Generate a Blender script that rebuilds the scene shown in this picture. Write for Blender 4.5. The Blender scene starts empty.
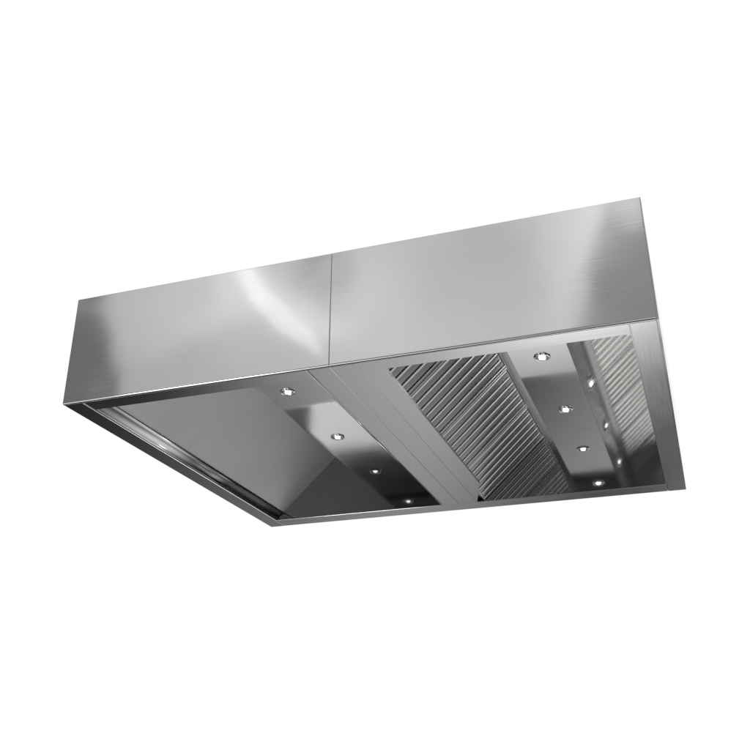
import bpy, bmesh, math
from mathutils import Vector, Matrix

C = bpy.context.scene.collection
H = 0.4147            # height of the canopy
D = 1.7073            # depth
YB = 1.607            # inner face of the polished back plate
ROOT = Vector((1.0, 0.85, 0.0))

# ------------------------------------------------------------------ materials
def steel(name, base=0.62, rough=0.16, brush=None, aniso=0.0, streak=0.0, bump=0.0, stretch=(1, 1, 1), smudge=0.04, grain=0.0, wave=0.0):
    """brushed or polished stainless steel; brush lines run along the axis with the small stretch"""
    m = bpy.data.materials.new(name)
    m.use_nodes = True
    nt = m.node_tree
    p = nt.nodes['Principled BSDF']
    p.inputs['Metallic'].default_value = 1.0
    p.inputs['Base Color'].default_value = (base, base * 0.997, base * 0.985, 1)
    tc = nt.nodes.new('ShaderNodeTexCoord')
    mp = nt.nodes.new('ShaderNodeMapping')
    mp.inputs['Scale'].default_value = stretch
    nt.links.new(tc.outputs['Object'], mp.inputs['Vector'])
    n1 = nt.nodes.new('ShaderNodeTexNoise')
    n1.inputs['Scale'].default_value = 1.0
    n1.inputs['Detail'].default_value = 3.0
    nt.links.new(mp.outputs['Vector'], n1.inputs['Vector'])
    n2 = nt.nodes.new('ShaderNodeTexNoise')            # faint handling smears, metre scale
    n2.inputs['Scale'].default_value = 3.0
    n2.inputs['Detail'].default_value = 4.0
    nt.links.new(tc.outputs['Object'], n2.inputs['Vector'])
    a = nt.nodes.new('ShaderNodeMapRange')
    a.inputs['From Min'].default_value = 0.3; a.inputs['From Max'].default_value = 0.7
    a.inputs['To Min'].default_value = rough - streak; a.inputs['To Max'].default_value = rough + streak
    nt.links.new(n1.outputs['Fac'], a.inputs['Value'])
    b = nt.nodes.new('ShaderNodeMapRange')
    b.inputs['From Min'].default_value = 0.3; b.inputs['From Max'].default_value = 0.7
    b.inputs['To Min'].default_value = -smudge; b.inputs['To Max'].default_value = smudge
    nt.links.new(n2.outputs['Fac'], b.inputs['Value'])
    s = nt.nodes.new('ShaderNodeMath'); s.operation = 'ADD'; s.use_clamp = True
    nt.links.new(a.outputs['Result'], s.inputs[0]); nt.links.new(b.outputs['Result'], s.inputs[1])
    nt.links.new(s.outputs[0], p.inputs['Roughness'])
    if grain:
        g = nt.nodes.new('ShaderNodeMapRange')
        g.inputs['From Min'].default_value = 0.25; g.inputs['From Max'].default_value = 0.75
        g.inputs['To Min'].default_value = base * (1 - grain); g.inputs['To Max'].default_value = base * (1 + grain)
        nt.links.new(n1.outputs['Fac'], g.inputs['Value'])
        cc = nt.nodes.new('ShaderNodeCombineColor')
        for k in range(3): nt.links.new(g.outputs['Result'], cc.inputs[k])
        nt.links.new(cc.outputs[0], p.inputs['Base Color'])
    if bump:
        bp = nt.nodes.new('ShaderNodeBump')
        bp.inputs['Strength'].default_value = bump
        bp.inputs['Distance'].default_value = 0.001
        nt.links.new(n1.outputs['Fac'], bp.inputs['Height'])
        nt.links.new(bp.outputs['Normal'], p.inputs['Normal'])
        if wave:                                         # slow waviness of the thin sheet
            bw = nt.nodes.new('ShaderNodeBump')
            bw.inputs['Strength'].default_value = 1.0
            bw.inputs['Distance'].default_value = wave
            n3 = nt.nodes.new('ShaderNodeTexNoise')
            n3.inputs['Scale'].default_value = 4.0; n3.inputs['Detail'].default_value = 0.5
            nt.links.new(tc.outputs['Object'], n3.inputs['Vector'])
            nt.links.new(n3.outputs['Fac'], bw.inputs['Height'])
            nt.links.new(bw.outputs['Normal'], bp.inputs['Normal'])
    return m

M_face = steel('brushed_steel', 0.66, 0.075, streak=0.012, bump=0.02, stretch=(4, 4, 260), smudge=0.014, grain=0.012, wave=0.0022)
M_rim = steel('rim_steel', 0.64, 0.12, streak=0.015, bump=0.02, stretch=(260, 4, 4), smudge=0.015, grain=0.015)
M_rimx = steel('rim_steel_crosswise', 0.64, 0.12, streak=0.03, bump=0.05, stretch=(4, 260, 4), smudge=0.015, grain=0.015)
M_pol = steel('polished_steel', 0.60, 0.09, streak=0.01, smudge=0.02)
M_panel = steel('satin_steel', 0.70, 0.49, streak=0.04, bump=0.03, stretch=(4, 220, 4), smudge=0.03, grain=0.02)
M_bright = steel('bright_polished_steel', 0.74, 0.075, streak=0.01, smudge=0.012)
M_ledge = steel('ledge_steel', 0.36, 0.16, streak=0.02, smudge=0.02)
M_gutter = steel('gutter_steel', 0.62, 0.17, streak=0.01, smudge=0.02)
M_dim = steel('dark_mirror_steel', 0.105, 0.05, streak=0.01, smudge=0.012)  # darker copy of the mirror steel, for the plain bay's end plate
M_mirror = steel('mirror_steel', 0.42, 0.045, streak=0.01, smudge=0.012)
M_slat = steel('baffle_steel', 0.62, 0.20, streak=0.03, bump=0.05, stretch=(300, 5, 300), smudge=0.02)
M_chrome = steel('chrome', 0.75, 0.06, smudge=0.01)
M_dark = steel('shade_toned_steel', 0.14, 0.35, smudge=0.03)  # dark base colour stands in for shade in slat gaps and lamp recess

def lens_mat():
    m = bpy.data.materials.new('lit_lamp_glass'); m.use_nodes = True
    p = m.node_tree.nodes['Principled BSDF']
    p.inputs['Base Color'].default_value = (0.9, 0.9, 0.88, 1)
    p.inputs['Roughness'].default_value = 0.2
    p.inputs['Emission Color'].default_value = (1, 0.985, 0.95, 1)
    p.inputs['Emission Strength'].default_value = 11.0
    return m
M_lens = lens_mat()

# ------------------------------------------------------------------ mesh helpers
def link(name, bm, mat, parent, loc=None, smooth=False):
    """link bm (world coordinates, or coordinates local to loc) as one mesh object"""
    if loc is None:
        bmesh.ops.translate(bm, vec=-ROOT, verts=bm.verts)
    bmesh.ops.recalc_face_normals(bm, faces=bm.faces)
    me = bpy.data.meshes.new(name); bm.to_mesh(me); bm.free()
    if smooth:
        for f in me.polygons: f.use_smooth = smooth is True or f.area < smooth
    me.materials.append(mat)
    o = bpy.data.objects.new(name, me); C.objects.link(o)
    o.parent = parent
    if loc is not None: o.location = loc
    return o

def box(bm, x, y, z, bev=0.0, seg=2):
    v = [bm.verts.new((X, Y, Z)) for X in x for Y in y for Z in z]
    fs = [(0, 1, 3, 2), (4, 6, 7, 5), (0, 4, 5, 1), (2, 3, 7, 6), (0, 2, 6, 4), (1, 5, 7, 3)]
    faces = [bm.faces.new([v[i] for i in f]) for f in fs]
    if bev:
        es = {e for f in faces for e in f.edges}
        bmesh.ops.bevel(bm, geom=list(es), offset=bev, segments=seg, profile=0.5, affect='EDGES')

def sheet(bm, prof, y0, y1, th, flip=1, ny=1):
    """thin folded sheet: x-z profile carried along y, thickness th on the left of the profile direction"""
    n = len(prof); off = []
    for i in range(n):
        a = Vector(prof[max(i - 1, 0)]); b = Vector(prof[min(i + 1, n - 1)])
        t = (b - a).normalized(); off.append(Vector((-t.y, t.x)) * th * flip)
    loop = [Vector(p) for p in prof] + [Vector(prof[i]) + off[i] for i in range(n - 1, -1, -1)]
    rings = []
    for k in range(ny + 1):
        y = y0 + (y1 - y0) * k / ny
        rings.append([bm.verts.new((p.x, y, p.y)) for p in loop])
    m = len(loop)
    for r0, r1 in zip(rings, rings[1:]):
        for i in range(m):
            bm.faces.new((r0[i], r0[(i + 1) % m], r1[(i + 1) % m], r1[i]))
    bm.faces.new(rings[0]); bm.faces.new(rings[-1][::-1])

def rod(bm, a, b, r, seg=20):
    a, b = Vector(a), Vector(b); d = (b - a)
    mat = Matrix.Translation((a + b) / 2) @ d.to_track_quat('Z', 'Y').to_matrix().to_4x4()
    bmesh.ops.create_cone(bm, cap_ends=True, segments=seg, radius1=r, radius2=r, depth=d.length, matrix=mat)

def lathe(bm, prof, seg=40):
    """(radius, z) profile turned about z"""
    rings = [[bm.verts.new((r * math.cos(2 * math.pi * i / seg), r * math.sin(2 * math.pi * i / seg), z)) for i in range(seg)] for r, z in prof]
    for r0, r1 in zip(rings, rings[1:]):
        for i in range(seg):
            j = (i + 1) % seg
            bm.faces.new((r0[i], r0[j], r1[j], r1[i]))
    return rings

# ------------------------------------------------------------------ the canopy
hood = bpy.data.objects.new('extractor_hood', None); C.objects.link(hood)
hood.location = ROOT
hood['label'] = 'large stainless steel kitchen extractor hood seen from below, with lit spotlights and baffle filters'
hood['category'] = 'extractor hood'

FR = 0.0065           # fold radius along the lower edge
# front skin: two sheets, each very slightly oil-canned
def front_panel(x0, x1, bulge, proud, label):
    bm = bmesh.new()
    nx, nz, e = 60, 16, 0.0016
    xs = [x0, x0 + e * .35, x0 + e] + [x0 + 1.6 * e + (x1 - x0 - 3.2 * e) * i / nx for i in range(nx + 1)] + [x1 - e, x1 - e * .35, x1]
    zs = [FR * t for t in (0.0, .06, .18, .38, .65, 1.0)] + [FR * 1.3] + [1.6 * e + FR + (H - FR - 3.2 * e) * i / nz for i in range(1, nz + 1)] + [H - e, H - e * .35, H]
    def edge(t, a, b):
        d = min(t - a, b - t)
        return 0.0 if d >= e * .99 else (e - math.sqrt(max(e * e - (e - d) ** 2, 0)))
    def fold(z):
        return 0.0 if z >= FR else FR - math.sqrt(max(FR * FR - (FR - z) ** 2, 0))
    front = []
    for z in zs:
        row = []
        for x in xs:
            y = -proud + edge(x, x0, x1) + edge(z, -1, H) + fold(z) + bulge((x - x0) / (x1 - x0), z / H)
            row.append(bm.verts.new((x, y, z)))
        front.append(row)
    for r0, r1 in zip(front, front[1:]):
        for i in range(len(xs) - 1):
            bm.faces.new((r0[i], r0[i + 1], r1[i + 1], r1[i]))
    loop = front[0] + [r[-1] for r in front[1:]] + front[-1][-2::-1] + [r[0] for r in front[-2:0:-1]]
    back = [bm.verts.new((v.co.x, 0.0105, v.co.z)) for v in loop]
    n = len(loop)
    for i in range(n):
        bm.faces.new((loop[i], loop[(i + 1) % n], back[(i + 1) % n], back[i]))
    bm.faces.new(back)
    o = link('front_panel', bm, M_face, hood, smooth=True)
    o['label'] = label
    return o
S = math.sin; PI = math.pi
front_panel(0.0, 0.9998, lambda u, v: -0.0014 * (S(PI * u) * S(PI * v)) ** 2, 0.0,
            'brushed front sheet crossed by a diagonal bright streak')
front_panel(1.0002, 2.0010, lambda u, v: -0.0004 * (S(PI * u) * S(PI * v)) ** 2, 0.0005,
            'brushed front sheet with the darker corner at its end')

def part(name, mat, *boxes, bev=0.0015, label=None):
    bm = bmesh.new()
    for b in boxes: box(bm, *b, bev=bev)
    o = link(name, bm, mat, hood)
    if label: o['label'] = label
    return o
part('side_panel', M_face, ((0.0, 0.008), (0.011, D), (0.004, H)))
sp = bmesh.new()
box(sp, (1.9915, 2.0015), (0.011, D), (0.004, H), bev=0.001)
wv = ((2.0018, .004, H), (2.0085, .004, -.001), (2.0020, D, -.001), (2.0018, D, H))
wo = [sp.verts.new(p) for p in wv]; wi = [sp.verts.new((2.0016, p[1], p[2])) for p in wv]
sp.faces.new(wo); sp.faces.new(wi[::-1])
for i in range(4): sp.faces.new((wo[i], wi[i], wi[(i + 1) % 4], wo[(i + 1) % 4]))
link('side_panel', sp, M_face, hood)
part('back_panel', M_face, ((0.009, 1.991), (D - 0.008, D), (0.004, H)))
part('top_panel', M_face, ((0.009, 1.991), (0.0115, D - 0.009), (H - 0.012, H - 0.004)))
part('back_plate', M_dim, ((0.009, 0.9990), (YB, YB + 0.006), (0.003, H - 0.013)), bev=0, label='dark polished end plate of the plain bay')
part('back_plate', M_mirror, ((0.9995, 1.991), (YB, YB + 0.006), (0.003, H - 0.013)), bev=0, label='polished end plate of the filter bay')
part('inner_front_plate', M_pol, ((0.009, 1.991), (0.0125, 0.0165), (0.004, H - 0.013)), bev=0)

# underside rim, pieces butted end to end
bm = bmesh.new()
box(bm, (0.0005, 0.0735), (0.0108, D), (0.0, 0.003), bev=0.0008)
rod(bm, (0.0762, 0.02, 0.0005), (0.0762, YB - .002, 0.0005), 0.0026)
link('side_rim', bm, M_rim, hood)
bm = bmesh.new()
box(bm, (1.9265, 2.0013), (0.0108, D), (0.0, 0.003), bev=0.0008)
link('side_rim', bm, M_rim, hood)
for x0, x1 in ((0.0745, 0.9165), (1.0875, 1.9245)):
    bm = bmesh.new()
    box(bm, (x0, x1), (0.0108, 0.079), (0.0003, 0.0033), bev=0.0006)
    box(bm, (x0, x1), (0.0765, 0.0790), (0.0036, 0.022), bev=0.0003)
    link('front_rim', bm, M_rimx, hood)
part('back_rim', M_rimx, ((0.0745, 1.9245), (YB + 0.0002, D - 0.0005), (0.0004, 0.0030)), bev=0.0008)

# beam between the two bays
bm = bmesh.new()
box(bm, (0.9235, 0.9994), (0.0108, YB - 0.001), (0.0, 0.004), bev=0.0008)
box(bm, (1.0002, 1.0868), (0.0108, YB - 0.001), (0.0, 0.004), bev=0.0008)
beam = link('centre_beam', bm, M_rim, hood)
bm = bmesh.new()
rod(bm, (0.9195, 0.0125, 0.0002), (0.9195, YB - .001, 0.0002), 0.0027)
box(bm, (0.9175, 0.9205), (0.0125, YB - .001), (0.003, 0.05))
link('edge_bead', bm, M_chrome, beam, smooth=0.02)
bm = bmesh.new()                                             # grease gutter under the filters, mitred at its far end
q = [(1.0872, 0.0797, 0.0006), (1.1620, 0.0797, 0.0012), (1.1615, 1.345, 0.0012), (1.0872, 1.604, 0.0006)]
lo = [bm.verts.new(p) for p in q]; hi = [bm.verts.new((p[0], p[1], p[2] + .003)) for p in q]
bm.faces.new(lo); bm.faces.new(hi[::-1])
for i in range(4): bm.faces.new((lo[i], hi[i], hi[(i + 1) % 4], lo[(i + 1) % 4]))
box(bm, (1.1600, 1.1620), (0.0800, 1.344), (0.0043, 0.0120))
box(bm, (1.0880, 1.1240), (0.0800, YB - .002), (0.0180, 0.0200))
link('grease_gutter', bm, M_rim, hood)

# outer gutter along the plain bay
bm = bmesh.new()
arc = [(0.0775, 0.0035), (0.0785, 0.0100), (0.0815, 0.0170), (0.0870, 0.0245), (0.0950, 0.0315), (0.1080, 0.0385)]
sheet(bm, arc, 0.0125, YB - 0.001, 0.002)
link('grease_gutter', bm, M_gutter, hood, smooth=True)

# sloping panels and lamp strips
bm = bmesh.new()
sheet(bm, [(0.1120, 0.0420), (0.3805, 0.2960)], 0.017, YB - 0.0005, 0.003)
rod(bm, (0.1116, 0.017, 0.0416), (0.1116, YB - .001, 0.0416), 0.0014)
o = link('sloping_panel', bm, M_panel, hood); o['label'] = 'plain matt sloping panel'
bm = bmesh.new()
prof = [(1.6615, 0.2960), (1.9232, 0.0136), (1.9234, 0.0034)]
sheet(bm, prof, 0.017, YB - 0.0005, 0.003)
o = link('sloping_panel', bm, M_bright, hood); o['label'] = 'polished sloping panel that mirrors the baffle filters'
bm = bmesh.new()
sheet(bm, [(0.7005, 0.2960), (0.9160, 0.0520)], 0.017, YB - 0.0005, 0.003)
link('sloping_panel', bm, M_pol, hood)
for x0, x1, sgn in ((0.381, 0.700, 1), (1.438, 1.661, -1)):
    bm = bmesh.new()
    xc, rh, sq = {0.381: 0.4955}.get(x0, 1.5555), 0.0235, 0.045
    ys = [0.017, 0.778 - sq, 0.778 + sq, 1.342 - sq, 1.342 + sq, YB - 0.0005]
    def quad(p): bm.faces.new([bm.verts.new((a, b, 0.296)) for a, b in p])
    for i in range(5):
        a, b = ys[i], ys[i + 1]
        if i % 2 == 0:
            quad(((x0, a), (x1, a), (x1, b), (x0, b))); continue
        quad(((x0, a), (xc - sq, a), (xc - sq, b), (x0, b))); quad(((xc + sq, a), (x1, a), (x1, b), (xc + sq, b)))
        yc_ = (a + b) / 2; ring = []
        for k in range(48):                              # round cut-out for the lamp
            t = 2 * PI * k / 48; ct, st = math.cos(t), math.sin(t); m_ = sq / max(abs(ct), abs(st))
            ring.append(((xc + rh * ct, yc_ + rh * st), (xc + m_ * ct, yc_ + m_ * st)))
        for k in range(48):
            (i0, o0), (i1, o1) = ring[k], ring[(k + 1) % 48]
            quad((i0, o0, o1, i1))
    bmesh.ops.remove_doubles(bm, verts=bm.verts, dist=1e-5)
    top = bmesh.ops.extrude_face_region(bm, geom=bm.faces[:])
    bmesh.ops.translate(bm, vec=(0, 0, .0012), verts=[g for g in top['geom'] if isinstance(g, bmesh.types.BMVert)])
    o = link('lamp_strip', bm, M_pol, hood)
    if sgn > 0: continue
    # ledge that carries the upper edge of the filters
    xe = x1 if sgn > 0 else x0
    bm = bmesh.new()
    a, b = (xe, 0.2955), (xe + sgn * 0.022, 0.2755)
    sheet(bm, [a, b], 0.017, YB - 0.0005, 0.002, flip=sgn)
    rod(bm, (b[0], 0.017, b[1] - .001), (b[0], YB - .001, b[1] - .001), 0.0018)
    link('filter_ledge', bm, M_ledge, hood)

# ------------------------------------------------------------------ baffle filters
TH = math.atan(0.93)
U = Vector((math.cos(TH), 0, math.sin(TH)))          # up the slope
N = Vector((math.sin(TH), 0, -math.cos(TH)))         # out of the lower face
P0 = Vector((1.1225, 0, 0.0040)); LEN = 0.4015
FL = 0.4095                                           # one filter along y

def slat_rows(bm, pitch, gap, n, y0, depth, rad, u0, u1):
    """gently crowned channels, local frame: u up the slope, y along the row, w out of the face"""
    for k in range(n):
        a = y0 + k * pitch + gap / 2; b = a + pitch - gap
        w = b - a
        prof = [(a + .0006, depth - .014), (a, depth - .006)]
        for i in range(11):
            t = i / 10
            prof.append((a + w * t, depth - rad * abs(2 * t - 1) ** 3.0))
        prof += [(b, depth - .006), (b - .0006, depth - .014)]
        r0 = [bm.verts.new((u0, p[0], p[1])) for p in prof]
        r1 = [bm.verts.new((u1, p[0], p[1])) for p in prof]
        for i in range(len(prof) - 1):
            bm.faces.new((r0[i], r0[i + 1], r1[i + 1], r1[i]))

def make_filter(length, n):
    fr = 0.020
    bm = bmesh.new()
    pitch = (length - 2 * fr) / n
    slat_rows(bm, pitch, 0.009, n, -length / 2 + fr, 0.0, 0.0036, 0.012, LEN - 0.010)
    o = link('baffle_filter', bm, M_slat, hood, loc=(0, 0, 0), smooth=True)
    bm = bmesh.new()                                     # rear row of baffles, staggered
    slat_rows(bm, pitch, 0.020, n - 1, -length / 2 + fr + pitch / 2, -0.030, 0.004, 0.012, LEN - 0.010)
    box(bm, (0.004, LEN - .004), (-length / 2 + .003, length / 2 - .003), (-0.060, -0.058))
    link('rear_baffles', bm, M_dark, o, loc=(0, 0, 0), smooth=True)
    bm = bmesh.new()
    for s in (-1, 1):
        y = s * (length / 2 - fr / 2 - .001)
        box(bm, (0.0, LEN), (y - fr / 2 + .001, y + fr / 2 - .003), (-0.045, 0.001), bev=0.0015)
    box(bm, (0.0, 0.014), (-length / 2 + fr, length / 2 - fr), (-0.045, -0.004), bev=0.001)
    box(bm, (LEN - 0.014, LEN), (-length / 2 + fr, length / 2 - fr), (-0.045, -0.004), bev=0.001)
    link('frame', bm, M_slat, o, loc=(0, 0, 0))
    return o

def place_filter(o, yc):
    R = Matrix((U, Vector((0, 1, 0)), N)).transposed().to_4x4()
    p = Vector((P0.x, yc, P0.z))
    o.matrix_local = Matrix.Translation(p - ROOT) @ R

def copy_part(o):
    c = o.copy(); C.objects.link(c); c.parent = o.parent
    for ch in o.children:
        d = ch.copy(); C.objects.link(d); d.parent = c
    return c

f0 = make_filter(FL, 6)
yc = [1.604 - FL * (k + .5) for k in range(3)]
short = 1.604 - 3 * FL - 0.018
fs = make_filter(short - .001, 5)
ys = 0.018 + short / 2
for k, y in enumerate(yc):
    place_filter(f0 if k == 0 else copy_part(f0), y)
place_filter(fs, ys)

# ------------------------------------------------------------------ spotlights
def make_spot():
    bm = bmesh.new()
    lathe(bm, [(0.0318, -0.0004), (0.0318, -0.0030), (0.0305, -0.0052), (0.0280, -0.0062), (0.0250, -0.0058), (0.0228, -0.0040), (0.0222, 0.0)])
    o = link('spotlight', bm, M_chrome, hood, loc=(0, 0, 0), smooth=True)
    bm = bmesh.new()
    lathe(bm, [(0.0221, -0.0010), (0.0215, 0.0080), (0.0190, 0.0125), (0.0100, 0.0135), (0.0001, 0.0136)])
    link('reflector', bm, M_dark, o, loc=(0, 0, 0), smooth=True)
    bm = bmesh.new()
    lathe(bm, [(0.0112, 0.0134), (0.0112, 0.0020), (0.0108, -0.0020), (0.0092, -0.0050), (0.0060, -0.0070), (0.0025, -0.0078), (0.0001, -0.0079)])
    link('lamp', bm, M_lens, o, loc=(0, 0, 0), smooth=True)
    return o
s0 = make_spot()
for i, (x, y) in enumerate(((0.4955, 0.778), (0.4955, 1.342), (1.5555, 0.778), (1.5555, 1.342))):
    o = s0 if i == 0 else copy_part(s0)
    o.location = Vector((x, y, 0.2958)) - ROOT

# ------------------------------------------------------------------ studio light
w = bpy.data.worlds.new('World'); bpy.context.scene.world = w
w.use_nodes = True
nt = w.node_tree
bg = nt.nodes['Background']
class V:
    """a float socket with arithmetic"""
    def __init__(s, k): s.k = k
    @staticmethod
    def op(kind, *a, clamp=False):
        n = nt.nodes.new('ShaderNodeMath'); n.operation = kind; n.use_clamp = clamp
        for i, x in enumerate(a):
            if isinstance(x, V): nt.links.new(x.k, n.inputs[i])
            else: n.inputs[i].default_value = x
        return V(n.outputs[0])
    def __add__(s, o): return V.op('ADD', s, o)
    __radd__ = __add__
    def __sub__(s, o): return V.op('SUBTRACT', s, o)
    def __rsub__(s, o): return V.op('SUBTRACT', o, s)
    def __mul__(s, o): return V.op('MULTIPLY', s, o)
    __rmul__ = __mul__
    def __truediv__(s, o): return V.op('DIVIDE', s, o)
def step(x, a, b):
    n = nt.nodes.new('ShaderNodeMapRange'); n.interpolation_type = 'SMOOTHSTEP'
    nt.links.new(x.k, n.inputs['Value'])
    n.inputs['From Min'].default_value = a; n.inputs['From Max'].default_value = b
    return V(n.outputs['Result'])
def mix(f, a, b): return a + f * (b - a)
tc = nt.nodes.new('ShaderNodeTexCoord')
sx = nt.nodes.new('ShaderNodeSeparateXYZ'); nt.links.new(tc.outputs['Generated'], sx.inputs[0])
X, Y, Z = (V(sx.outputs[i]) for i in range(3))
def lobe(d, k, amp):
    d = Vector(d).normalized()
    return V.op('EXPONENT', (X * d.x + Y * d.y + Z * d.z - 1.0) * k) * amp
#LOBES-BEGIN
BASE_DOWN = 0.0000
LOBES = [  # added glow lobes below the horizon, fitted to the tones on the steel
    ((-0.6387, 0.7515, -0.1653), 140.0, 0.2920),
    ((-0.4864, 0.8533, -0.1877), 140.0, 0.1330),
    ((-0.3948, 0.8973, -0.1974), 140.0, 0.0720),
    ((-0.1731, 0.9619, -0.2116), 140.0, 0.0297),
    ((0.0779, 0.9737, -0.2142), 140.0, 0.3568),
    ((0.2372, 0.9488, -0.2087), 140.0, 0.3925),
    ((-0.2846, 0.9182, -0.2755), 140.0, 0.0875),
    ((-0.2783, 0.8978, -0.3412), 140.0, 0.2533),
    ((0.3553, 0.8460, -0.3976), 140.0, 0.3484),
    ((-0.3571, 0.8115, -0.4626), 140.0, 0.3628),
    ((-0.1545, 0.8583, -0.4893), 140.0, 0.7449),
    ((-0.0434, 0.8680, -0.4947), 140.0, 0.0315),
    ((-0.0405, 0.8109, -0.5838), 140.0, 4.1668),
    ((-0.1059, -0.9624, -0.2502), 150.0, 0.7756),
    ((0.3610, -0.9026, -0.2347), 150.0, 0.3029),
    ((-0.1009, -0.9173, -0.3853), 150.0, 0.1537),
    ((0.0000, -0.9220, -0.3872), 150.0, 0.2793),
    ((0.0918, -0.9181, -0.3856), 150.0, 1.7984),
    ((0.0824, -0.8241, -0.5604), 150.0, 1.9523),
    ((0.2025, -0.8098, -0.5507), 150.0, 6.0000),
    ((0.8575, 0.0000, -0.5145), 8.0, 0.7792),
    ((0.5976, 0.3586, -0.7171), 15.0, 0.4956),
]
#LOBES-END
steep = (0.0 - Z) / V.op('SQRT', X * X + Y * Y + 0.001)
down = step(steep, .62, 1.0) * step(0.0 - X, -.05, .35) * step(0.0 - Y, -.10, .15) * 1.15     # added glow from below that brightens the lower front fold
down = down + lobe((-.48, -.77, -.42), 90.0, 2.2)  # added glow lobe that lifts the plain bay's lamp strip
for d, k, a in LOBES:
    down = down + lobe(d, k, a)
down = V.op('MAXIMUM', down + BASE_DOWN, 0.0)
# world glow in front of the hood, above the horizon, shaped for its reflections
ny = V.op('MAXIMUM', 0.0 - Y, 0.05)
u, v = X / ny, Z / ny
def blob(u0, v0, su, sv, amp, sh=0.0):
    du = (u - u0 + (v - v0) * sh) / su; dv = (v - v0) / sv
    return V.op('EXPONENT', (du * du + dv * dv) * -1.0) * amp
up = 0.70 + blob(-.60, .62, .10, .09, .14) + blob(-.37, .60, .07, .10, .20) + blob(-.28, .50, .12, .05, .08)
up = up - blob(-.66, .49, .12, .05, .12) - blob(-.435, .650, .045, .035, .26) + blob(-.54, .63, .04, .05, .12) - blob(-.20, .64, .06, .03, .05)
q = u + .482 + (v - .597) * .95                          # soft bright band put into the world for the left sheet's streak
q = q / (0.030 + (.66 - v) * .12)
up = up + V.op('EXPONENT', q * q * -1.0) * step(v, .50, .57) * .34
EL = u + (v - .573) * .313                               # dark area put into the world to darken the left end's reflection
ER = u - (v - .581) * .308                               # bright band and dark area put into the world for the right end
ridge = (ER + .096) / (.026 + V.op('MAXIMUM', v - .54, 0.0) * .30)
up = up + V.op('EXPONENT', ridge * ridge * -1.0) * (.30 + (v - .58) * .9)
up = mix(step(EL, -.772, -.746), 0.20 + blob(-.80, .655, .02, .016, .3), up)
up = mix(step(ER, -.076, -.088), 0.34 + blob(-.05, .62, .05, .05, .10) + blob(-.032, .662, .028, .020, .75), up)
back = step(Y, -.12, .02)
backdrop = 1.0                                            # evenly lit white sweep behind the hood
upper = mix(back, up, backdrop)
total = mix(step(Z, -.03, .02), down, upper)
nt.links.new(total.k, bg.inputs['Strength'])
bg.inputs['Color'].default_value = (1, 1, 1, 1)

CAM = Vector((2.04689746, -2.5097894, -1.25120085))
def streak_light(name, pts, width, radiance, dist):
    """added area light whose mirror image on the front skin runs between the two given points"""
    ends = []
    for x, z in pts:
        p = Vector((x, 0, z)); d = (p - CAM); r = Vector((d.x, -d.y, d.z)).normalized()
        ends.append(p + r * dist)
    c = (ends[0] + ends[1]) / 2; L = (ends[1] - ends[0])
    li = bpy.data.lights.new(name, 'AREA'); li.shape = 'ELLIPSE'
    li.size = L.length; li.size_y = width
    li.energy = radiance * math.pi * li.size * li.size_y
    ob = bpy.data.objects.new(name, li); C.objects.link(ob)
    zax = (c - Vector((sum(p[0] for p in pts) / 2, 0, pts[0][1]))).normalized()
    xax = (L - zax * L.dot(zax)).normalized(); yax = zax.cross(xax)
    ob.matrix_world = Matrix.Translation(c) @ Matrix((xax, yax, zax)).transposed().to_4x4()
    return ob
streak_light('added_streak_light', ((0.64, 0.43), (0.97, 0.04)), 0.14, 0.22, 3.0)  # added out of view to strengthen the left sheet's bright streak

li = bpy.data.lights.new('added_slat_light', 'AREA'); li.shape = 'DISK'; li.size = 0.36  # added out of view for the highlight row on the slats
li.energy = 7.0 * math.pi * math.pi * .18 ** 2
lo_ = bpy.data.objects.new('added_slat_light', li); C.objects.link(lo_)
lo_.location = (3.50, 1.60, -1.30)
lo_.rotation_euler = (Vector((1.37, .6, .235)) - lo_.location).to_track_quat('-Z', 'Y').to_euler()

li = bpy.data.lights.new('added_front_light', 'AREA'); li.shape = 'RECTANGLE'; li.size = 1.02; li.size_y = 0.98  # added out of view for the bright patch on the plain bay's strip
li.energy = 7.4 * PI * li.size * li.size_y
so_ = bpy.data.objects.new('added_front_light', li); C.objects.link(so_)
so_.location = (-0.84, -2.0, -1.62)
so_.rotation_euler = (math.radians(90), 0, 0)            # faces the hood, upper edge level

# ------------------------------------------------------------------ camera
cam = bpy.data.cameras.new('camera'); co = bpy.data.objects.new('camera', cam); C.objects.link(co)
tgt = Vector((0.977809989, 0.5, 0.184578981)); roll = 0.00606516959
z = (CAM - tgt).normalized(); x = Vector((0, 0, 1)).cross(z).normalized(); y = z.cross(x)
cr, sr = math.cos(roll), math.sin(roll)
xr, yr = cr * x + sr * y, -sr * x + cr * y
co.matrix_world = Matrix.Translation(CAM) @ Matrix((xr, yr, z)).transposed().to_4x4()
cam.sensor_width = 36; cam.sensor_fit = 'HORIZONTAL'
cam.lens = 36 * 945.7168967 / 750
cam.clip_start = 0.05; cam.clip_end = 100
sc = bpy.context.scene
sc.camera = co
sc.view_settings.view_transform = 'Standard'; sc.view_settings.look = 'None'
sc.view_settings.exposure = 0; sc.view_settings.gamma = 1
sc.render.film_transparent = False
sc.cycles.max_bounces = 14; sc.cycles.glossy_bounces = 12
sc.cycles.use_denoising = True
sc.cycles.blur_glossy = 0.0
